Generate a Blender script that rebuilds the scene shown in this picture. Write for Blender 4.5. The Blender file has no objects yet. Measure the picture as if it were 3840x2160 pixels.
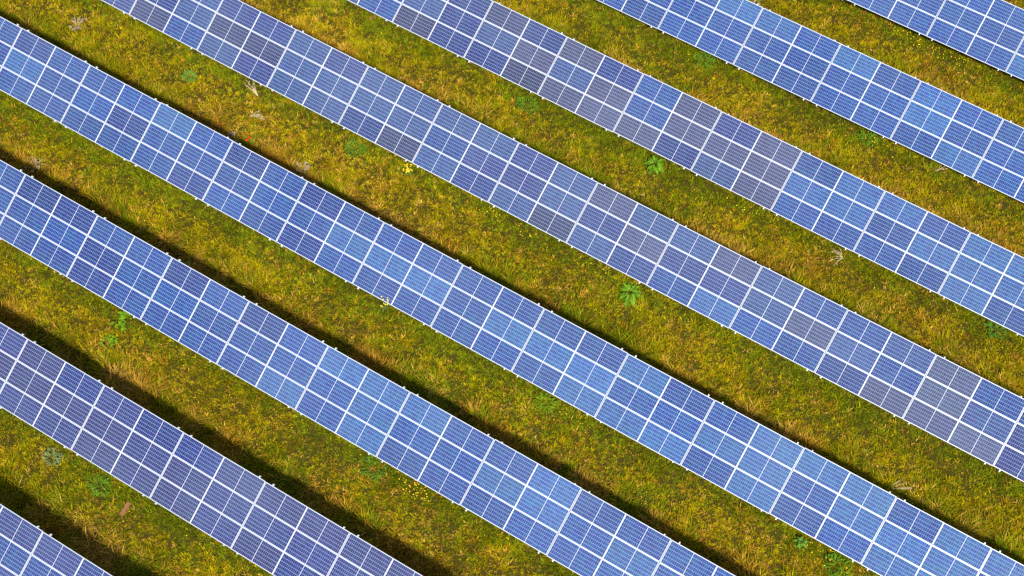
import bpy, bmesh, math, random
import numpy as np
from mathutils import Vector, Euler

# ------------------------------------------------------------------ camera, sky, sun, exposure
scene = bpy.context.scene
col = scene.collection
R = math.radians
LOW = 0.75                                   # height of a row's low edge over the grass

cam_data = bpy.data.cameras.new("camera")
cam = bpy.data.objects.new("camera", cam_data)
col.objects.link(cam)
cam.location = (0.0, 0.0, 55.4575 + LOW)
cam.rotation_euler = (R(26.6686), R(-0.1914), R(30.8822))
cam_data.sensor_width = 36.0
cam_data.lens = 36.0 * 5347.94 / 3840.0
cam_data.clip_end = 6000.0
scene.camera = cam

SUN_EL, SUN_AZ = R(50.5), R(138.0)           # azimuth clockwise from +Y
world = bpy.data.worlds.new("World")
scene.world = world
world.use_nodes = True
wn = world.node_tree
wn.nodes.clear()
sky = wn.nodes.new("ShaderNodeTexSky")
sky.sky_type = 'NISHITA'
sky.sun_disc = False
sky.sun_elevation = SUN_EL
sky.sun_rotation = SUN_AZ
sky.air_density = 1.0
sky.dust_density = 1.0
bg = wn.nodes.new("ShaderNodeBackground")
bg.inputs["Strength"].default_value = 0.075
wo = wn.nodes.new("ShaderNodeOutputWorld")
tcw = wn.nodes.new("ShaderNodeTexCoord")
cloud = wn.nodes.new("ShaderNodeTexNoise")
cloud.inputs["Scale"].default_value = 2.6
cloud.inputs["Detail"].default_value = 5.0
cloud.inputs["Roughness"].default_value = 0.5
wn.links.new(tcw.outputs["Generated"], cloud.inputs["Vector"])
ramp = wn.nodes.new("ShaderNodeMapRange")
ramp.inputs["From Min"].default_value = 0.46
ramp.inputs["From Max"].default_value = 0.72
ramp.inputs["To Max"].default_value = 0.6
wn.links.new(cloud.outputs[0], ramp.inputs["Value"])
cmix = wn.nodes.new("ShaderNodeMix")
cmix.data_type = 'RGBA'
cmix.inputs[7].default_value = (10.5, 11.0, 12.0, 1.0)
wn.links.new(ramp.outputs[0], cmix.inputs[0])
wn.links.new(sky.outputs[0], cmix.inputs[6])
wn.links.new(cmix.outputs[2], bg.inputs[0])
wn.links.new(bg.outputs[0], wo.inputs[0])

sun_data = bpy.data.lights.new("sun", 'SUN')
sun_data.energy = 4.2
sun_data.angle = R(6.0)
sun_data.color = (1.0, 0.95, 0.87)
sun = bpy.data.objects.new("sun", sun_data)
col.objects.link(sun)
to_sun = Vector((math.sin(SUN_AZ) * math.cos(SUN_EL), math.cos(SUN_AZ) * math.cos(SUN_EL), math.sin(SUN_EL)))
sun.rotation_euler = to_sun.to_track_quat('Z', 'Y').to_euler()
sun.location = to_sun * 200

scene.cycles.use_denoising = False

vs = scene.view_settings
vs.view_transform = 'Standard'
vs.look = 'None'
vs.gamma = 1.0
vs.use_curve_mapping = False
vs.exposure = 1.25

# ------------------------------------------------------------------ helpers
def tag(o, label=None, cat=None, group=None, kind=None):
    if label: o["label"] = label
    if cat: o["category"] = cat
    if group: o["group"] = group
    if kind: o["kind"] = kind
    return o

def empty(name, loc, rz=0.0):
    o = bpy.data.objects.new(name, None)
    o.empty_display_size = 0.3
    o.location = loc
    o.rotation_euler = (0, 0, rz)
    col.objects.link(o)
    return o

def link(name, me, parent=None, loc=(0, 0, 0), rot=(0, 0, 0)):
    o = bpy.data.objects.new(name, me)
    o.location = loc
    o.rotation_euler = rot
    if parent is not None: o.parent = parent
    col.objects.link(o)
    return o

def box(bm, x0, x1, y0, y1, z0, z1, mat=0):
    v = [bm.verts.new(p) for p in ((x0, y0, z0), (x1, y0, z0), (x1, y1, z0), (x0, y1, z0),
                                   (x0, y0, z1), (x1, y0, z1), (x1, y1, z1), (x0, y1, z1))]
    for idx in ((3, 2, 1, 0), (4, 5, 6, 7), (0, 1, 5, 4), (1, 2, 6, 5), (2, 3, 7, 6), (3, 0, 4, 7)):
        f = bm.faces.new([v[i] for i in idx])
        f.material_index = mat

def mesh_from(bm, name, *mats):
    me = bpy.data.meshes.new(name)
    bm.to_mesh(me)
    bm.free()
    for m in mats: me.materials.append(m)
    return me

def lin(r, g, b):
    f = lambda c: (c / 12.92) if c <= 0.04045 else ((c + 0.055) / 1.055) ** 2.4
    return tuple(f(c / 255.0) for c in (r, g, b))

def new_mat(name):
    m = bpy.data.materials.new(name)
    m.use_nodes = True
    nt = m.node_tree
    b = nt.nodes["Principled BSDF"]
    return m, nt, b

def math_node(nt, op, a, b=None, clamp=False):
    n = nt.nodes.new("ShaderNodeMath")
    n.operation = op
    n.use_clamp = clamp
    for i, s in enumerate((a, b)):
        if s is None: continue
        if isinstance(s, (int, float)): n.inputs[i].default_value = s
        else: nt.links.new(s, n.inputs[i])
    return n.outputs[0]

def mix_col(nt, fac, a, b, mode='MIX'):
    n = nt.nodes.new("ShaderNodeMix")
    n.data_type = 'RGBA'
    n.blend_type = mode
    for s, i in ((fac, 0), (a, 6), (b, 7)):
        if isinstance(s, (int, float)): n.inputs[i].default_value = s
        elif isinstance(s, tuple): n.inputs[i].default_value = (*s, 1.0) if len(s) == 3 else s
        else: nt.links.new(s, n.inputs[i])
    return n.outputs[2]

# ------------------------------------------------------------------ materials
def cell_material():
    m, nt, b = new_mat("silicon cells under glass")
    L = nt.links.new
    uv = nt.nodes.new("ShaderNodeUVMap")
    sep = nt.nodes.new("ShaderNodeSeparateXYZ")
    L(uv.outputs[0], sep.inputs[0])
    info = nt.nodes.new("ShaderNodeObjectInfo")
    def line(sock, half):
        fr = math_node(nt, 'FRACT', sock)
        d = math_node(nt, 'ABSOLUTE', math_node(nt, 'SUBTRACT', fr, 0.5))
        return math_node(nt, 'GREATER_THAN', d, 0.5 - half)
    lu = line(sep.outputs[0], 0.045)          # gaps between half cells along the row
    lv = line(sep.outputs[1], 0.032)          # gaps between the six cell strings
    # thin busbars, nine to a cell
    bb = line(math_node(nt, 'MULTIPLY', sep.outputs[1], 9.0), 0.03)
    # each cell a little different
    cu = math_node(nt, 'FLOOR', sep.outputs[0])
    cv = math_node(nt, 'FLOOR', sep.outputs[1])
    comb = nt.nodes.new("ShaderNodeCombineXYZ")
    L(cu, comb.inputs[0]); L(cv, comb.inputs[1]); L(math_node(nt, 'MULTIPLY', info.outputs["Random"], 97.0), comb.inputs[2])
    wnz = nt.nodes.new("ShaderNodeTexWhiteNoise")
    wnz.noise_dimensions = '3D'
    L(comb.outputs[0], wnz.inputs["Vector"])
    val = math_node(nt, 'ADD', math_node(nt, 'MULTIPLY', wnz.outputs["Value"], 0.34), 0.83)
    # crystal grain
    vor = nt.nodes.new("ShaderNodeTexVoronoi")
    vor.voronoi_dimensions = '3D'
    vor.inputs["Scale"].default_value = 5.0
    addv = nt.nodes.new("ShaderNodeVectorMath"); addv.operation = 'ADD'
    L(uv.outputs[0], addv.inputs[0]); L(comb.outputs[0], addv.inputs[1])
    L(addv.outputs[0], vor.inputs["Vector"])
    sepc = nt.nodes.new("ShaderNodeSeparateColor")
    L(vor.outputs["Color"], sepc.inputs[0])
    val = math_node(nt, 'MULTIPLY', val, math_node(nt, 'ADD', math_node(nt, 'MULTIPLY', sepc.outputs[0], 0.3), 0.85))
    hsv = nt.nodes.new("ShaderNodeHueSaturation")
    L(info.outputs["Color"], hsv.inputs["Color"])
    L(val, hsv.inputs["Value"])
    sepn = nt.nodes.new("ShaderNodeSeparateColor")
    L(wnz.outputs["Color"], sepn.inputs[0])
    L(math_node(nt, 'ADD', math_node(nt, 'MULTIPLY', sepn.outputs[1], 0.035), 0.4825), hsv.inputs["Hue"])
    # a film of dust, in soft blotches
    tc = nt.nodes.new("ShaderNodeTexCoord")
    geo = nt.nodes.new("ShaderNodeNewGeometry")
    nz = nt.nodes.new("ShaderNodeTexNoise")
    nz.inputs["Scale"].default_value = 0.22
    nz.inputs["Detail"].default_value = 4.0
    L(geo.outputs["Position"], nz.inputs["Vector"])
    dust = math_node(nt, 'MULTIPLY', math_node(nt, 'SUBTRACT', nz.outputs[0], 0.38, True), 0.45)
    c = mix_col(nt, dust, hsv.outputs[0], (0.10, 0.13, 0.20))
    c = mix_col(nt, math_node(nt, 'MULTIPLY', bb, 0.18), c, (0.2, 0.24, 0.32))
    c = mix_col(nt, math_node(nt, 'MULTIPLY', lu, 0.70), c, (0.20, 0.25, 0.38))
    c = mix_col(nt, math_node(nt, 'MULTIPLY', lv, 0.85), c, (0.24, 0.29, 0.41))
    L(c, b.inputs["Base Color"])
    b.inputs["Roughness"].default_value = 0.12
    b.inputs["IOR"].default_value = 1.45
    b.inputs["Specular IOR Level"].default_value = 0.5
    return m

def plain(name, rgb, rough=0.5, metal=0.0, var=0.15, scale=6.0, spec=0.4):
    m, nt, b = new_mat(name)
    geo = nt.nodes.new("ShaderNodeNewGeometry")
    nz = nt.nodes.new("ShaderNodeTexNoise")
    nz.inputs["Scale"].default_value = scale
    nz.inputs["Detail"].default_value = 4.0
    nt.links.new(geo.outputs["Position"], nz.inputs["Vector"])
    lo = tuple(c * (1 - var) for c in rgb)
    hi = tuple(min(1, c * (1 + var)) for c in rgb)
    nt.links.new(mix_col(nt, nz.outputs[0], lo, hi), b.inputs["Base Color"])
    b.inputs["Roughness"].default_value = rough
    b.inputs["Metallic"].default_value = metal
    b.inputs["Specular IOR Level"].default_value = spec
    return m

def foliage_material(name, translucent=0.25, rough=0.7):
    """Blades and leaves: the plant's own colour, stored per blade."""
    m, nt, b = new_mat(name)
    at = nt.nodes.new("ShaderNodeAttribute")
    at.attribute_name = "Col"
    nt.links.new(at.outputs["Color"], b.inputs["Base Color"])
    b.inputs["Roughness"].default_value = rough
    b.inputs["Specular IOR Level"].default_value = 0.04
    tr = nt.nodes.new("ShaderNodeBsdfTranslucent")
    nt.links.new(at.outputs["Color"], tr.inputs[0])
    mx = nt.nodes.new("ShaderNodeMixShader")
    mx.inputs[0].default_value = translucent
    out = nt.nodes["Material Output"]
    nt.links.new(b.outputs[0], mx.inputs[1])
    nt.links.new(tr.outputs[0], mx.inputs[2])
    nt.links.new(mx.outputs[0], out.inputs["Surface"])
    return m

M_CELL = cell_material()
M_FRAME = plain("anodised aluminium frame", (0.40, 0.42, 0.45), 0.38, 0.15, 0.04, 3.0)
M_BACK = plain("white backsheet under glass", (0.40, 0.43, 0.47), 0.25, 0.0, 0.03, 3.0)
M_STEEL = plain("galvanised steel", (0.38, 0.39, 0.40), 0.45, 0.3, 0.12, 9.0)
M_CLAMP = plain("bright aluminium clamp", (0.42, 0.43, 0.45), 0.4, 0.1, 0.04, 9.0)
M_GRASS = foliage_material("grass blades", 0.22)
M_LEAF = foliage_material("weed leaves", 0.22, 0.55)
M_STEM = plain("green plant stem", (0.10, 0.12, 0.025), 0.7, 0.0, 0.2, 20.0, 0.2)
M_STRAW = plain("bleached straw stalk", (0.42, 0.34, 0.19), 0.8, 0.0, 0.25, 14.0, 0.1)
M_WOOD = plain("weathered red brown wood", (0.15, 0.065, 0.03), 0.85, 0.0, 0.35, 18.0, 0.1)
M_YELLOW = plain("yellow petals", (0.75, 0.50, 0.010), 0.6, 0.0, 0.2, 30.0, 0.2)
M_RED = plain("red poppy petals", (0.70, 0.015, 0.008), 0.55, 0.0, 0.15, 30.0, 0.2)

def ground_material():
    m, nt, b = new_mat("thatch and soil between the grass")
    geo = nt.nodes.new("ShaderNodeNewGeometry")
    def noise(scale, detail=5.0):
        n = nt.nodes.new("ShaderNodeTexNoise")
        n.inputs["Scale"].default_value = scale
        n.inputs["Detail"].default_value = detail
        nt.links.new(geo.outputs["Position"], n.inputs["Vector"])
        return n.outputs[0]
    c = mix_col(nt, noise(0.35), (0.030, 0.028, 0.004), (0.055, 0.042, 0.006))
    c = mix_col(nt, math_node(nt, 'MULTIPLY', noise(5.0), 0.7), c, (0.028, 0.018, 0.006))
    nt.links.new(c, b.inputs["Base Color"])
    b.inputs["Roughness"].default_value = 1.0
    b.inputs["Specular IOR Level"].default_value = 0.0
    bump = nt.nodes.new("ShaderNodeBump")
    bump.inputs["Strength"].default_value = 0.8
    bump.inputs["Distance"].default_value = 0.05
    nt.links.new(noise(9.0), bump.inputs["Height"])
    nt.links.new(bump.outputs[0], b.inputs["Normal"])
    return m

# ------------------------------------------------------------------ the field
YO = [2.1113, 8.2547, 14.4615, 20.578, 27.1283, 33.2785, 39.501, 45.7505]      # ground line under each low edge
XO = [-26.0732, -31.9214, -37.1598, -42.4343, -31.4165, -24.3819, -13.2629, -6.0983]
COLS = [(-3, 4), (-2, 12), (-2, 20), (-2, 27), (-6, 21), (-5, 16), (-5, 10), (-4, 5)]
PITCH, PV, TILT = 2.02, 1.015, R(25.0)
CT, ST = math.cos(TILT), math.sin(TILT)

bm = bmesh.new()
g = 3000.0
xs = [-g, -70, -45, -20, 5, 30, g]
ys = [-g, -20, 5, 30, 55, 75, g]
vv = [[bm.verts.new((x, y, 0)) for y in ys] for x in xs]
for i in range(len(xs) - 1):
    for j in range(len(ys) - 1):
        bm.faces.new((vv[i][j], vv[i + 1][j], vv[i + 1][j + 1], vv[i][j + 1]))
ground = link("ground", mesh_from(bm, "ground", ground_material()))
tag(ground, kind="structure")

# --- panel meshes, shared by every panel
PW_, PH_, FR, MG, MID = 2.006, 1.003, 0.017, 0.008, 0.018

def panel_mesh():
    bm = bmesh.new()
    x, y = PW_ / 2, PH_ / 2
    box(bm, -x, x, -y, -y + FR, -0.035, 0.0)
    box(bm, -x, x, y - FR, y, -0.035, 0.0)
    box(bm, -x, -x + FR, -y + FR, y - FR, -0.035, 0.0)
    box(bm, x - FR, x, -y + FR, y - FR, -0.035, 0.0)
    box(bm, -x + FR, x - FR, -y + FR, y - FR, -0.012, -0.005, 1)
    return mesh_from(bm, "panel frame and backsheet", M_FRAME, M_BACK)

HW = (PW_ - 2 * (FR + MG) - MID) / 2
HH = PH_ - 2 * (FR + MG)

def cell_mesh():
    bm = bmesh.new()
    uvl = bm.loops.layers.uv.new("UVMap")
    x, y = HW / 2, HH / 2
    zt, zb = -0.0015, -0.0045
    top = [bm.verts.new(p) for p in ((-x, -y, zt), (x, -y, zt), (x, y, zt), (-x, y, zt))]
    bot = [bm.verts.new(p) for p in ((-x, -y, zb), (x, -y, zb), (x, y, zb), (-x, y, zb))]
    f = bm.faces.new(top)
    fs = [f] + [bm.faces.new((bot[i], bot[(i + 1) % 4], top[(i + 1) % 4], top[i])) for i in range(4)]
    for f in fs:
        for lp in f.loops:
            c = lp.vert.co
            lp[uvl].uv = ((c.x + x) / HW * 12.0, (c.y + y) / HH * 6.0)
    return mesh_from(bm, "half field of cells", M_CELL)

def rail_mesh():
    """A sloping rail with its end clamps, origin on the low edge line."""
    bm = bmesh.new()
    l = 3 * PV
    box(bm, -0.026, 0.026, -0.068, l + 0.060, -0.110, -0.0375)
    box(bm, -0.024, 0.024, -0.050, -0.012, -0.0370, 0.004, 1)
    box(bm, -0.024, 0.024, l + 0.012, l + 0.050, -0.0370, 0.004, 1)
    return mesh_from(bm, "rail", M_CLAMP, M_CLAMP)

def post_mesh(h):
    bm = bmesh.new()
    box(bm, -0.05, 0.05, -0.04, -0.032, 0, h)
    box(bm, -0.05, -0.042, -0.0315, 0.04, 0, h)
    box(bm, 0.042, 0.05, -0.0315, 0.04, 0, h)
    return mesh_from(bm, "post", M_STEEL)

ME_PANEL, ME_CELL, ME_RAIL = panel_mesh(), cell_mesh(), rail_mesh()
POST_V = (0.62, 2.38)
ME_POST = [post_mesh(LOW + v * ST - 0.235 * CT) for v in POST_V]

TINT = {'B': lin(34, 76, 170), 'L': lin(58, 110, 200), 'S': lin(62, 88, 164), 'I': lin(30, 52, 146),
        'P': lin(84, 82, 132), 'D': lin(58, 54, 104), 'U': lin(58, 60, 132), 'V': lin(54, 62, 150), 'C': lin(30, 82, 184), 'G': lin(92, 98, 146)}
ROW_TINTS = [
    ['I', 'V', 'V', 'B'], ['V', 'V', 'I', 'U', 'U'], ['B', 'B', 'B', 'I', 'C'], ['B', 'C', 'B', 'I', 'L'],
    ['S', 'S', 'I', 'V', 'B'], ['S', 'P', 'I', 'P'], ['C', 'C', 'B', 'B', 'L'], ['C', 'B', 'L', 'C']]
# (row, column, tier counted from the low edge): panels that stand out
OVER = {
    (5, -1, 0): 'D', (5, 0, 0): 'I', (5, 1, 0): 'I', (5, 2, 0): 'D', (5, 3, 0): 'P', (5, 4, 0): 'P', (5, 5, 0): 'P', (5, 6, 0): 'I',
    (5, 7, 0): 'S', (5, 8, 0): 'P', (5, -1, 1): 'S', (5, 0, 1): 'I', (5, 1, 1): 'S', (5, 2, 1): 'P', (5, 3, 1): 'S', (5, 4, 1): 'P',
    (5, 5, 1): 'C', (5, 6, 1): 'P', (5, 7, 1): 'P', (5, 8, 1): 'P', (5, 0, 2): 'I', (5, 1, 2): 'D', (5, 2, 2): 'I', (5, 3, 2): 'P',
    (5, 4, 2): 'I', (5, 5, 2): 'C', (5, 6, 2): 'P', (5, 7, 2): 'V', (5, 8, 2): 'P', (5, -2, 0): 'C', (5, -2, 1): 'B', (5, -2, 2): 'I',
    (4, 8, 0): 'D', (4, 3, 0): 'I', (4, 4, 0): 'D', (4, 9, 0): 'S', (4, 10, 1): 'P', (4, 9, 2): 'P', (4, 16, 0): 'P', (4, 17, 0): 'P',
    (4, 17, 1): 'G', (4, 17, 2): 'G', (4, 18, 0): 'G', (4, 18, 1): 'S', (4, 13, 1): 'S', (4, 14, 1): 'P', (4, 13, 2): 'S', (4, 16, 2): 'S',
    (4, 12, 2): 'P', (4, -3, 0): 'D', (4, -4, 0): 'V', (4, -1, 1): 'D', (4, 0, 1): 'D', (4, 12, 0): 'L', (4, 13, 0): 'C', (4, 15, 0): 'I', (4, 15, 2): 'B',
    (1, 8, 2): 'U', (1, 7, 2): 'U', (1, 9, 2): 'U', (1, 5, 0): 'U', (1, 1, 1): 'U', (1, 0, 1): 'U', (1, 9, 1): 'V', (1, 8, 1): 'V',
    (3, 10, 1): 'L', (3, 12, 1): 'L', (3, 14, 1): 'L', (3, 20, 2): 'L', (3, 17, 0): 'L', (3, 18, 0): 'L', (3, 23, 1): 'L', (3, 16, 1): 'L',
    (2, 10, 1): 'L', (2, 8, 0): 'L', (2, 14, 0): 'C', (5, 12, 1): 'L', (5, 13, 2): 'L', (5, 13, 1): 'L', (5, 14, 1): 'L',
}
rnd = random.Random(11)

def tint_of(r, c, t):
    base = ROW_TINTS[r]
    k = OVER.get((r, c, t))
    if k is None:
        if r == 5 and c >= 9: k = rnd.choice(['C', 'L', 'B', 'L'])
        elif r == 3 and c >= 16: k = rnd.choice(['L', 'L', 'C', 'B'])  # lighter right end: partly sky reflection, put into the cell tint
        elif r == 2 and c >= 9: k = rnd.choice(['C', 'L', 'B'])  # right end lighter here too, part of it painted sky reflection
        elif r == 4 and 1 <= c <= 4: k = rnd.choice(['S', 'S', 'V', 'G'])  # paler stretch: cloud reflection put into the tint
        else: k = rnd.choice(base)
    mean = [sum(TINT[q][i] for q in base) / len(base) for i in range(3)]
    rgb = tuple(0.8 * a + 0.2 * m for a, m in zip(TINT[k], mean))
    j = rnd.uniform(0.93, 1.07)
    return tuple(x * j * k * rnd.uniform(0.96, 1.04) for x, k in zip(rgb, (1.02, 1.08, 0.84)))

ROW_LABELS = [
    "short violet row of solar panels in the bottom left corner",
    "dull violet row of solar panels, next above the short one in the bottom left corner",
    "clear blue row of solar panels, next below the longest row",
    "longest row of blue solar panels, a flowering weed reaching over its low edge",
    "slate blue row of solar panels, next above the longest row",
    "row of solar panels turning from greyish purple in its middle to bright blue",
    "even cobalt blue row of solar panels, second from the top right corner",
    "short blue row of solar panels cut by the top right corner",
]
CELL_GAIN = 0.31
for r in range(8):
    c0, c1 = COLS[r]
    xb = XO[r] + c0 * PITCH
    root = empty("solar_array", (xb, YO[r], 0.0))
    tag(root, ROW_LABELS[r], "solar array", "parallel rows of solar panels on the grass field")
    dy = dz = 0.0
    def on_plane(u, v, n):
        """row coordinates: along, up the slope, out of the glass"""
        return (u - xb, v * CT - n * ST, LOW + v * ST + n * CT)
    for c in range(c0, c1 + 1):
        # columns are bolted in pairs: a closed joint inside the pair, an open one between pairs
        sh = 0.005 if c % 2 else -0.005
        if c % 2: dy, dz = rnd.gauss(0, 0.007), rnd.gauss(0, 0.007)
        for t in range(3):
            u = XO[r] + (c + 0.5) * PITCH + sh
            ro = (TILT + R(rnd.gauss(0, 0.12)), R(rnd.gauss(0, 0.10)), R(rnd.gauss(0, 0.03)))
            p = link("solar_panel", ME_PANEL, root, on_plane(u, (t + 0.5) * PV + dy, 0.004 + abs(dz) * 0.6), ro)
            tint = tint_of(r, c, t)
            for s in (-1, 1):
                q = link("cell_block", ME_CELL, p, (s * (HW + MID) / 2, 0, 0))
                q.color = (*(x * CELL_GAIN for x in tint), 1.0)
    u0, u1 = XO[r] + c0 * PITCH, XO[r] + (c1 + 1) * PITCH
    for j in range(c0, c1 + 2):
        if j % 2 == 0: continue
        for s in (-1, 1):
            u = XO[r] + j * PITCH + s * 0.325
            if u < u0 or u > u1: continue
            link("support_rail", ME_RAIL, root, on_plane(u + rnd.uniform(-0.01, 0.01), rnd.uniform(-0.012, 0.012), 0), (TILT, 0, 0))
        u = XO[r] + j * PITCH
        for k, v in enumerate(POST_V):
            px, py, _ = on_plane(u, v, -0.2)
            link("post", ME_POST[k], root, (px, py, 0.0))
    for v in POST_V:
        bm = bmesh.new()
        box(bm, 0.0, u1 - u0, -0.04, 0.04, -0.195, -0.1125)
        link("beam", mesh_from(bm, "beam", M_STEEL), root, on_plane(u0, v, 0), (TILT, 0, 0))

# ------------------------------------------------------------------ grass
rng = np.random.default_rng(5)

def vnoise(x, y, scale, seed):
    """smooth value noise, 0..1"""
    x = x / scale + 1000.0; y = y / scale + 1000.0
    xi = np.floor(x).astype(np.int64); yi = np.floor(y).astype(np.int64)
    fx = x - xi; fy = y - yi
    fx = fx * fx * (3 - 2 * fx); fy = fy * fy * (3 - 2 * fy)
    def h(a, b):
        n = (a * 374761393 + b * 668265263 + seed * 1442695041) & 0xFFFFFFFF
        n = ((n ^ (n >> 13)) * 1274126177) & 0xFFFFFFFF
        return ((n ^ (n >> 16)) & 0xFFFF) / 65535.0
    return (h(xi, yi) * (1 - fx) + h(xi + 1, yi) * fx) * (1 - fy) + (h(xi, yi + 1) * (1 - fx) + h(xi + 1, yi + 1) * fx) * fy

def fbm(x, y, scale, seed, octaves=3):
    s, a, tot = 0.0, 1.0, 0.0
    for o in range(octaves):
        s = s + a * vnoise(x, y, scale / 2 ** o, seed + o * 17); tot += a; a *= 0.55
    return s / tot

YLINE = np.array([YO[0] - 12.4, YO[0] - 6.2] + YO + [YO[-1] + 6.25, YO[-1] + 12.5])

def strip_pos(y):
    i = np.clip(np.searchsorted(YLINE, y, side='right') - 1, 0, len(YLINE) - 2)
    return y - YLINE[i], YLINE[i + 1] - y      # metres behind a low edge, metres before the next low edge

# ground seen in the frame, with a margin: a quadrilateral
QUAD = [(-49.5, 24.3), (-26.5, -2.0), (15.5, 22.5), (0.5, 56.5)]
def in_quad(x, y):
    ok = np.ones(len(x), bool)
    for i in range(4):
        ax, ay = QUAD[i]; bx, by = QUAD[(i + 1) % 4]
        ok &= ((bx - ax) * (y - ay) - (by - ay) * (x - ax)) > 0
    return ok

def sstep(a, b, x):
    t = np.clip((x - a) / (b - a), 0, 1)
    return t * t * (3 - 2 * t)

def grass():
    n = 400000
    x = rng.uniform(-50, 16, n); y = rng.uniform(-3, 57, n)
    k = in_quad(x, y); x, y = x[k], y[k]
    s, d = strip_pos(y)
    # hardly any grass shows deep under the panels
    under = (s > 0.75) & (s < 2.35)
    keep = ~under | (rng.random(len(x)) < 0.14)
    x, y, s, d = x[keep], y[keep], s[keep], d[keep]
    nt = len(x)
    big = fbm(x, y, 7.0, 3); mid = fbm(x, y, 1.6, 9); fine = fbm(x, y, 0.45, 21, 2)
    # rank growth along the high edge, where nobody mows; lusher by the drip line of the low edge
    rank = sstep(1.8, 2.7, s) * (1 - sstep(3.7, 4.9, s + (mid - 0.5) * 1.6))
    lush = 1 - sstep(0.0, 1.0, d + (mid - 0.5) * 1.0)
    lush = np.maximum(lush, (s < 0.6) * 0.9)
    dryp = 0.10 + 0.62 * rank * sstep(0.38, 0.62, mid) + 0.35 * sstep(0.52, 0.72, big) * sstep(0.4, 0.6, fine) + 0.15 * sstep(0.55, 0.7, mid)
    dryp = np.clip(dryp * (1 - 0.75 * lush), 0, 0.95)
    dry = rng.random(nt) < dryp
    green = (~dry) & (rng.random(nt) < np.clip(0.12 + 0.75 * lush + 0.45 * rank * (mid < 0.5) + 0.35 * (big < 0.42), 0, 0.95))
    tall = sstep(0.40, 0.62, fbm(x, y, 0.9, 41, 2))
    height = 0.07 + 0.13 * sstep(0.3, 0.75, fine) + rank * (0.04 + 0.34 * tall) + 0.04 * lush + 0.06 * tall
    height *= rng.uniform(0.75, 1.3, nt)
    C_OLIVE = np.array([0.155, 0.128, 0.0008]); C_YEL = np.array([0.225, 0.172, 0.0008])
    C_GRN = np.array([0.098, 0.108, 0.0015]); C_LUSH = np.array([0.080, 0.104, 0.002])
    C_STRAW = np.array([0.280, 0.170, 0.030]); C_BROWN = np.array([0.175, 0.085, 0.004])
    mixy = rng.random((nt, 1))
    colr = C_OLIVE * (1 - mixy) + C_YEL * mixy
    gm = rng.random((nt, 1))
    colr = np.where(green[:, None], C_GRN * (1 - gm) + C_LUSH * gm, colr)
    dm = np.clip(rng.random((nt, 1)) ** 2.2 + (0.5 * rank * sstep(0.5, 0.7, fbm(x, y, 2.2, 61, 2)))[:, None], 0, 1)
    colr = np.where(dry[:, None], C_BROWN * (1 - dm) + C_STRAW * dm, colr)
    colr = colr * 1.30 * (0.45 + 1.1 * rng.random((nt, 1)) ** 1.2)
    # blades
    nb = rng.integers(5, 9, nt)
    ti = np.repeat(np.arange(nt), nb)
    N = len(ti)
    ang = rng.uniform(0, 2 * np.pi, N)
    rad = np.abs(rng.normal(0, 0.045, N))
    bx = x[ti] + np.cos(ang) * rad; by = y[ti] + np.sin(ang) * rad
    wind = fbm(x, y, 2.5, 77, 2)[ti] * 2 * np.pi * 2
    lean = ang * 1.0 + rng.normal(0, 0.8, N)
    lx = np.cos(lean) + 0.55 * np.cos(wind); ly = np.sin(lean) + 0.55 * np.sin(wind)
    ln = np.hypot(lx, ly) + 1e-6; lx /= ln; ly /= ln
    h = height[ti] * rng.uniform(0.6, 1.25, N)
    th = R(35) + R(45) * rng.random(N)                    # how far the blade lies over
    w = rng.uniform(0.007, 0.014, N) * (1 + 0.4 * dry[ti])
    rise, run = h * np.cos(th), h * np.sin(th)
    px, py = -ly, lx
    V = np.empty((N, 5, 3), np.float32)
    for j, (f, up, wd) in enumerate(((0.0, 0.0, 1.0), (0.0, 0.0, -1.0), (0.45, 0.66, 0.9), (0.45, 0.66, -0.9), (1.0, 1.0, 0.0))):
        V[:, j, 0] = bx + lx * run * f + px * w * wd
        V[:, j, 1] = by + ly * run * f + py * w * wd
        V[:, j, 2] = rise * up - (0.01 if up == 0 else 0)
    base = (np.arange(N) * 5)[:, None]
    quads = base + np.array([[0, 1, 3, 2]]); tris = base + np.array([[2, 3, 4]])
    loops = np.concatenate([quads, tris], 1).ravel().astype(np.int32)
    starts = np.empty((N, 2), np.int32); starts[:, 0] = np.arange(N) * 7; starts[:, 1] = starts[:, 0] + 4
    me = bpy.data.meshes.new("grass")
    me.vertices.add(N * 5); me.loops.add(N * 7); me.polygons.add(N * 2)
    me.vertices.foreach_set("co", V.ravel())
    me.loops.foreach_set("vertex_index", loops)
    me.polygons.foreach_set("loop_start", starts.ravel())
    me.update(calc_edges=True)
    bc = colr[ti] * rng.uniform(0.8, 1.2, (N, 1))
    C = np.ones((N, 5, 4), np.float32)
    C[:, :, :3] = bc[:, None, :]
    ca = me.color_attributes.new("Col", 'FLOAT_COLOR', 'POINT')
    ca.data.foreach_set("color", C.ravel())
    me.materials.append(M_GRASS)
    o = link("grass", me)
    tag(o, "olive and straw coloured rough grass between the rows of panels", "grass", kind="stuff")
    print("blades", N)
grass()

# ------------------------------------------------------------------ weeds and small things
def tube(bm, pts, r0, r1, n=5):
    rings = []
    for i, p in enumerate(pts):
        p = Vector(p)
        d = (Vector(pts[min(i + 1, len(pts) - 1)]) - Vector(pts[max(i - 1, 0)])).normalized()
        a = d.orthogonal().normalized(); b = d.cross(a)
        rr = r0 + (r1 - r0) * i / (len(pts) - 1)
        rings.append([bm.verts.new(p + a * rr * math.cos(2 * math.pi * k / n) + b * rr * math.sin(2 * math.pi * k / n)) for k in range(n)])
    for q in range(len(rings) - 1):
        for k in range(n):
            bm.faces.new((rings[q][k], rings[q][(k + 1) % n], rings[q + 1][(k + 1) % n], rings[q + 1][k]))
    bm.faces.new(rings[0][::-1]); bm.faces.new(rings[-1])

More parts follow.
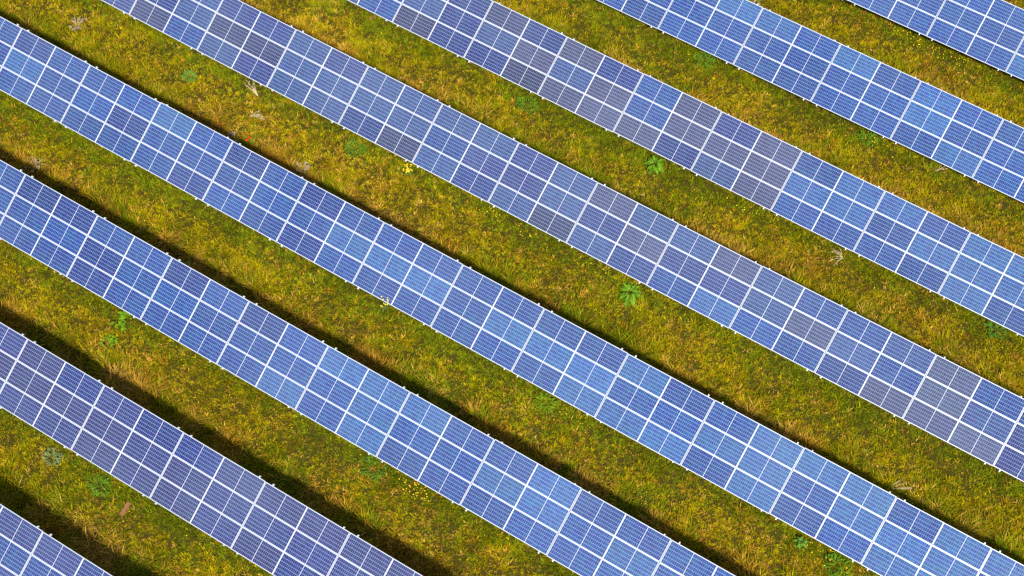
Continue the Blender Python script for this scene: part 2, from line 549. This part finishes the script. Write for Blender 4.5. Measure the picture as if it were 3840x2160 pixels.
def leaf(bm, cl, base, direction, length, width, lift, droop, rgb, lobes=0, rr=random):
    """an arched leaf blade, folded a little along its midrib"""
    d = Vector((math.cos(direction), math.sin(direction), 0)); sd = Vector((-d.y, d.x, 0))
    n = 7
    left, mid, right = [], [], []
    for i in range(n + 1):
        t = i / n
        w = width * 0.5 * (math.sin(math.pi * min(1, t * 0.92 + 0.06)) ** 0.8)
        if lobes and i not in (0, n): w *= 1.0 if i % 2 else 0.45
        c = Vector(base) + d * (length * t) + Vector((0, 0, lift * math.sin(t * math.pi * 0.62) - droop * t * t))
        mid.append(bm.verts.new(c))
        left.append(bm.verts.new(c + sd * w + Vector((0, 0, w * 0.35))))
        right.append(bm.verts.new(c - sd * w + Vector((0, 0, w * 0.30))))
    for i in range(n):
        for a, b in ((mid, left), (right, mid)):
            f = bm.faces.new((a[i], a[i + 1], b[i + 1], b[i]))
            j = rr.uniform(0.92, 1.08)
            for lp in f.loops: lp[cl] = (rgb[0] * j, rgb[1] * j, rgb[2] * j, 1.0)

def leaves_mesh(specs, rr, lobes=0):
    bm = bmesh.new()
    cl = bm.loops.layers.float_color.new("Col")
    for sp in specs: leaf(bm, cl, *sp, lobes=lobes, rr=rr)
    me = mesh_from(bm, "leaves", M_LEAF)
    return me

def jitter(rgb, rr, a=0.18):
    j = rr.uniform(1 - a, 1 + a)
    return (rgb[0] * j, rgb[1] * j * rr.uniform(0.94, 1.06), rgb[2] * j)

def weed(name, label, loc, kind, size, seed, group=None, rgb=(0.10, 0.24, 0.02)):
    rr = random.Random(seed)
    root = empty(name, (loc[0], loc[1], 0.0))
    tag(root, label, "weed", group)
    specs, bm = [], bmesh.new()
    if kind == 'broad':
        for i in range(30):
            a = i * 2.4 + rr.uniform(-0.3, 0.3)
            z = 0.10 + 0.30 * (i / 30)
            l = size * rr.uniform(0.34, 0.52) * (1.0 - 0.5 * i / 30)
            b0 = (math.cos(a) * size * 0.10, math.sin(a) * size * 0.10, z)
            specs.append((b0, a, l, l * rr.uniform(0.34, 0.52), rr.uniform(0.04, 0.12), rr.uniform(0.05, 0.2), jitter(rgb, rr, 0.35)))
        tube(bm, [(0, 0, -0.02), (0.01, 0, 0.2), (0.0, 0.01, 0.44)], 0.018, 0.007)
        lob = 1
    elif kind == 'bush':
        for i in range(95):
            a = rr.uniform(0, 6.283); q = size * 0.5 * math.sqrt(rr.random())
            b0 = (math.cos(a) * q, math.sin(a) * q * 0.8, rr.uniform(0.10, 0.30) * (1.15 - q / size))
            l = rr.uniform(0.10, 0.22)
            specs.append((b0, a + rr.uniform(-0.9, 0.9), l, l * rr.uniform(0.22, 0.36), rr.uniform(0.02, 0.07), rr.uniform(0.0, 0.06), jitter(rgb, rr, 0.3)))
        for i in range(9):
            a = rr.uniform(0, 6.283); q = size * 0.4
            tube(bm, [(0, 0, -0.02), (math.cos(a) * q * 0.4, math.sin(a) * q * 0.4, 0.12), (math.cos(a) * q, math.sin(a) * q * 0.8, 0.20)], 0.007, 0.003, 4)
        lob = 1
    else:                                                      # trailing plant with round leaves
        for i in range(26):
            t = rr.random()
            b0 = (rr.gauss(0, size * 0.28), rr.gauss(0, size * 0.20), rr.uniform(0.14, 0.24))
            l = rr.uniform(0.09, 0.16)
            specs.append((b0, rr.uniform(0, 6.283), l, l * 0.95, 0.02, 0.03, jitter(rgb, rr, 0.2)))
        for i in range(4):
            a = rr.uniform(0, 6.283)
            tube(bm, [(0, 0, -0.02), (math.cos(a) * size * 0.2, math.sin(a) * size * 0.2, 0.12), (math.cos(a) * size * 0.45, math.sin(a) * size * 0.35, 0.15)], 0.006, 0.003, 4)
        lob = 0
    link("leaves", leaves_mesh(specs, rr, lob), root)
    link("stem", mesh_from(bm, "stem", M_STEM), root)
    return root

GB = "broad leaved weeds by the low edges"
BRIGHT = (0.085, 0.17, 0.008)
weed("broadleaf_weed", "bright green broad-leaved weed touching the low edge of the greyish purple row", (-11.93, 33.10), 'broad', 1.05, 1, GB, BRIGHT)
weed("broadleaf_weed", "largest bright green weed, in the grass just below the slate blue row", (-9.73, 26.70), 'broad', 1.2, 2, GB, (0.095, 0.185, 0.010))
weed("broadleaf_weed", "small pale green broad-leaved weed below the right end of the longest row", (1.63, 20.40), 'broad', 0.62, 3, GB, (0.085, 0.18, 0.02))
GU = "low bushy weeds in the grass"
BUSH = [
    (-18.62, 32.96, 1.05, (0.075, 0.16, 0.010), "dark green bushy weed in the grass under the middle of the greyish purple row"),
    (-24.22, 26.70, 0.95, (0.070, 0.15, 0.012), "dark green bushy weed below the slate blue row, left of the yellow flowering clump"),
    (-14.93, 14.20, 1.10, (0.060, 0.14, 0.013), "widest dark green bushy weed, under the low edge of the clear blue row"),
    (-24.18, 7.75, 0.90, (0.085, 0.18, 0.013), "fresh green bushy weed under the low edge of the dull violet row"),
    (-26.63, 7.73, 0.75, (0.130, 0.17, 0.068), "grey green bushy weed below the dull violet row near the left edge"),
    (3.31, 20.25, 1.05, (0.060, 0.17, 0.009), "deep green bushy weed nearest the bottom right corner"),
    (4.73, 33.31, 0.85, (0.065, 0.15, 0.013), "green bushy weed at the right edge, below the bright blue end of a row"),
    (-12.70, 39.50, 0.90, (0.080, 0.18, 0.013), "fresh green bushy weed under the left part of the cobalt blue row"),
    (-4.14, 39.45, 0.85, (0.080, 0.17, 0.009), "green bushy weed under the right part of the cobalt blue row among small yellow flowers"),
    (-10.24, 20.40, 0.90, (0.120, 0.19, 0.007), "yellowish green bushy weed below the middle of the longest row"),
    (-33.21, 26.04, 0.60, (0.100, 0.19, 0.023), "pale green bushy weed in the grass at the upper left"),
]
for i, (x, y, sz, rgb, lb) in enumerate(BUSH):
    weed("bushy_weed", lb, (x, y), 'bush', sz, 40 + i, GU, rgb)
for i, (x, y, sz, lb) in enumerate([
        (-27.85, 13.15, 0.55, "lower clump of bright round-leaved trailing weed under the clear blue row, near the left edge"),
        (-27.85, 13.95, 0.55, "middle clump of bright round-leaved trailing weed under the clear blue row"),
        (-28.10, 14.50, 0.50, "upper clump of bright round-leaved trailing weed, closest to the clear blue row"),
        (-27.43, 17.75, 0.45, "faint round-leaved weed in the open grass between the longest row and the clear blue row")]):
    weed("trailing_weed", lb, (x, y), 'trail', sz, 80 + i, "clumps of trailing weed", (0.10, 0.19, 0.006))

def flower_clump(name, label, loc, n, size, h, seed, mat):
    rr = random.Random(seed)
    root = empty(name, (loc[0], loc[1], 0))
    tag(root, label, "flowering weed")
    specs, bs, bf = [], bmesh.new(), bmesh.new()
    for i in range(n):
        a = rr.uniform(0, 6.283); q = size * math.sqrt(rr.random())
        x, y, z = math.cos(a) * q, math.sin(a) * q, h * rr.uniform(0.75, 1.1)
        tube(bs, [(x * 0.2, y * 0.2, -0.02), (x * 0.7, y * 0.7, z * 0.6), (x, y, z)], 0.006, 0.003, 4)
        petals(bf, (x, y, z), rr.uniform(0.026, 0.042), rr)
        for k in range(3):
            specs.append(((x * 0.6, y * 0.6, z * rr.uniform(0.3, 0.7)), rr.uniform(0, 6.283), 0.14, 0.035, 0.02, 0.04, jitter((0.085, 0.13, 0.02), rr)))
    link("stem", mesh_from(bs, "stem", M_STEM), root)
    link("leaves", leaves_mesh(specs, rr), root)
    link("flowers", mesh_from(bf, "flowers", mat), root)

def petals(bm, c, r, rr, n=6):
    a0 = rr.uniform(0, 6.283)
    ctr = bm.verts.new((c[0], c[1], c[2] + r * 0.1))
    ring = []
    for k in range(n * 2):
        q = r * (1.0 if k % 2 == 0 else 0.66); a = a0 + math.pi * k / n
        ring.append(bm.verts.new((c[0] + q * math.cos(a), c[1] + q * math.sin(a), c[2] + r * 0.35 + rr.uniform(-0.1, 0.1) * r)))
    for k in range(n * 2): bm.faces.new((ctr, ring[k], ring[(k + 1) % (n * 2)]))

flower_clump("flowering_weed", "clump of bright yellow flowers below the slate blue row", (-21.44, 26.95), 26, 0.24, 0.40, 5, M_YELLOW)
flower_clump("flowering_weed", "tall grey green weed with yellow tips leaning over the low edge of the longest row", (-18.50, 20.50), 11, 0.26, 0.98, 6, M_YELLOW)

# poppies
for i, (x, y, sz, lb) in enumerate([
        (-28.57, 24.53, 0.062, "red poppy in full bloom, upper of the two largest"),
        (-28.58, 24.36, 0.066, "red poppy nearest the panels, lower of the two largest"),
        (-28.72, 24.68, 0.044, "small dark red poppy above the two largest"),
        (-28.86, 24.62, 0.036, "half-closed orange red poppy beside the small dark one"),
        (-28.88, 24.30, 0.036, "half-closed orange poppy closest to the dry thistle")]):
    rr = random.Random(300 + i)
    root = tag(empty("poppy", (x, y, 0)), lb, "flower", "poppies behind the longest row")
    b1, b2 = bmesh.new(), bmesh.new()
    tube(b1, [(0, 0, -0.02), (0.02, 0.01, 0.25), (0.0, 0.0, 0.50)], 0.005, 0.003, 4)
    petals(b2, (0, 0, 0.50), sz, rr, 5); petals(b2, (0, 0, 0.512), sz * 0.7, rr, 5)
    link("stem", mesh_from(b1, "stem", M_STEM), root)
    link("petals", mesh_from(b2, "petals", M_RED), root)

# small yellow flowers strewn along the low edges: too many and too small to count
def strewn():
    rr = random.Random(8)
    bm = bmesh.new()
    cl = [(-15.36, 27.0), (-11.8, 27.0), (-4.99, 45.7), (-4.19, 45.55), (-2.4, 45.8), (-3.0, 45.4), (-13.09, 14.4), (-3.51, 39.35), (-7.54, 33.15),
          (-17.01, 27.0), (-16.78, 8.05), (2.72, 20.45), (-9.14, 20.4), (4.02, 24.3), (-12.6, 14.2)]
    for x, y in cl:
        for i in range(rr.randint(10, 20)):
            petals(bm, (x + rr.gauss(0, 0.45), y + rr.gauss(0, 0.20), rr.uniform(0.22, 0.32)), rr.uniform(0.014, 0.030), rr, 5)
    for r in range(8):
        for i in range(30):
            x = XO[r] + rr.uniform(COLS[r][0], COLS[r][1]) * PITCH
            petals(bm, (x, YO[r] + rr.gauss(-0.35, 0.3), rr.uniform(0.2, 0.3)), rr.uniform(0.012, 0.024), rr, 5)
    o = link("yellow_flowers", mesh_from(bm, "yellow flowers", M_YELLOW))
    tag(o, "tiny yellow wild flowers strewn in the grass along the low edges of the rows", "wild flowers", kind="stuff")
strewn()

# dead thistles and pale stalks
def dead_weed(name, label, loc, size, h, n, seed, spread=6.283, heading=0.0, group=None, flat=False, mat=None):
    rr = random.Random(seed)
    root = tag(empty(name, (loc[0], loc[1], 0)), label, "dead weed", group)
    bs, specs = bmesh.new(), []
    for i in range(n):
        a = heading + rr.uniform(-spread / 2, spread / 2); q = size * rr.uniform(0.45, 1.0)
        z = h * rr.uniform(0.6, 1.1)
        e = (math.cos(a) * q, math.sin(a) * q, z)
        tube(bs, [(rr.gauss(0, 0.03), rr.gauss(0, 0.03), 0.05 if flat else -0.02), (e[0] * 0.5, e[1] * 0.5, z * (1.0 if flat else 0.75)), e], 0.010 if flat else 0.006, 0.004, 4)
        for k in range(2 if flat else 5):
            t = rr.uniform(0.5, 1.0)
            specs.append(((e[0] * t, e[1] * t, z * t + 0.02), a + rr.uniform(-1, 1), rr.uniform(0.06, 0.15), rr.uniform(0.02, 0.04), 0.02, 0.03,
                          jitter((0.36, 0.27, 0.15) if flat else (0.27, 0.20, 0.13), rr, 0.25)))
    link("stalks", mesh_from(bs, "stalks", mat or M_STRAW), root)
    link("withered_leaves", leaves_mesh(specs, rr), root)

GD = "dead weeds standing in the grass"
for i, (x, y, sz, lb) in enumerate([
        (-39.63, 25.66, 0.42, "pale brown dead thistle in the grass above the left end of the longest row"),
        (-36.27, 18.35, 0.46, "greyish dead thistle by the left end of the clear blue row"),
        (-29.30, 24.30, 0.36, "dead thistle against the high edge of the longest row, beside the poppies"),
        (-25.74, 24.57, 0.40, "pinkish brown dead thistle behind the longest row, right of the poppies"),
        (-12.05, 43.60, 0.42, "straw coloured dead weed behind the cobalt blue row"),
        (-19.97, 17.30, 0.45, "bleached dead weed in the open grass between the longest row and the clear blue row")]):
    dead_weed("dead_thistle", lb, (x, y), sz, 0.34, 16, 400 + i, group=GD)
GS = "bleached stalks lying on the grass"
for i, (x, y, sz, hd, sp, n, lb) in enumerate([
        (-29.85, 26.85, 0.95, 2.75, 0.7, 10, "bundle of long bleached stalks lying on the grass below the slate blue row"),
        (3.70, 24.30, 0.95, 0.75, 0.7, 6, "arched pale stalks at the high edge of the longest row near the right edge"),
        (-2.45, 33.15, 0.70, 3.6, 2.4, 9, "tangle of grey stalks below the bright blue end of the greyish purple row"),
        (-0.65, 39.55, 0.55, 1.0, 1.2, 4, "thin pale stalks below the right end of the cobalt blue row"),
        (-29.43, 25.75, 0.75, 0.5, 0.9, 7, "straw stalks lying in the open grass between the poppies and the slate blue row")]):
    dead_weed("dry_stalks", lb, (x, y), sz, 0.26, n, 500 + i, sp, hd, GS, True)

# a weathered board in the grass at the lower left
bm = bmesh.new()
box(bm, -0.30, 0.30, -0.09, 0.09, 0.0, 0.04)
bmesh.ops.subdivide_edges(bm, edges=bm.edges[:], cuts=3)
rr = random.Random(4)
for v in bm.verts: v.co += Vector((rr.gauss(0, 0.008), rr.gauss(0, 0.008), rr.gauss(0, 0.004)))
board = link("wooden_board", mesh_from(bm, "board", M_WOOD), None, (-22.66, 7.5, 0.09), (R(6), R(-4), R(92)))
tag(board, "short reddish brown board lying in the grass below the dull violet row", "board")
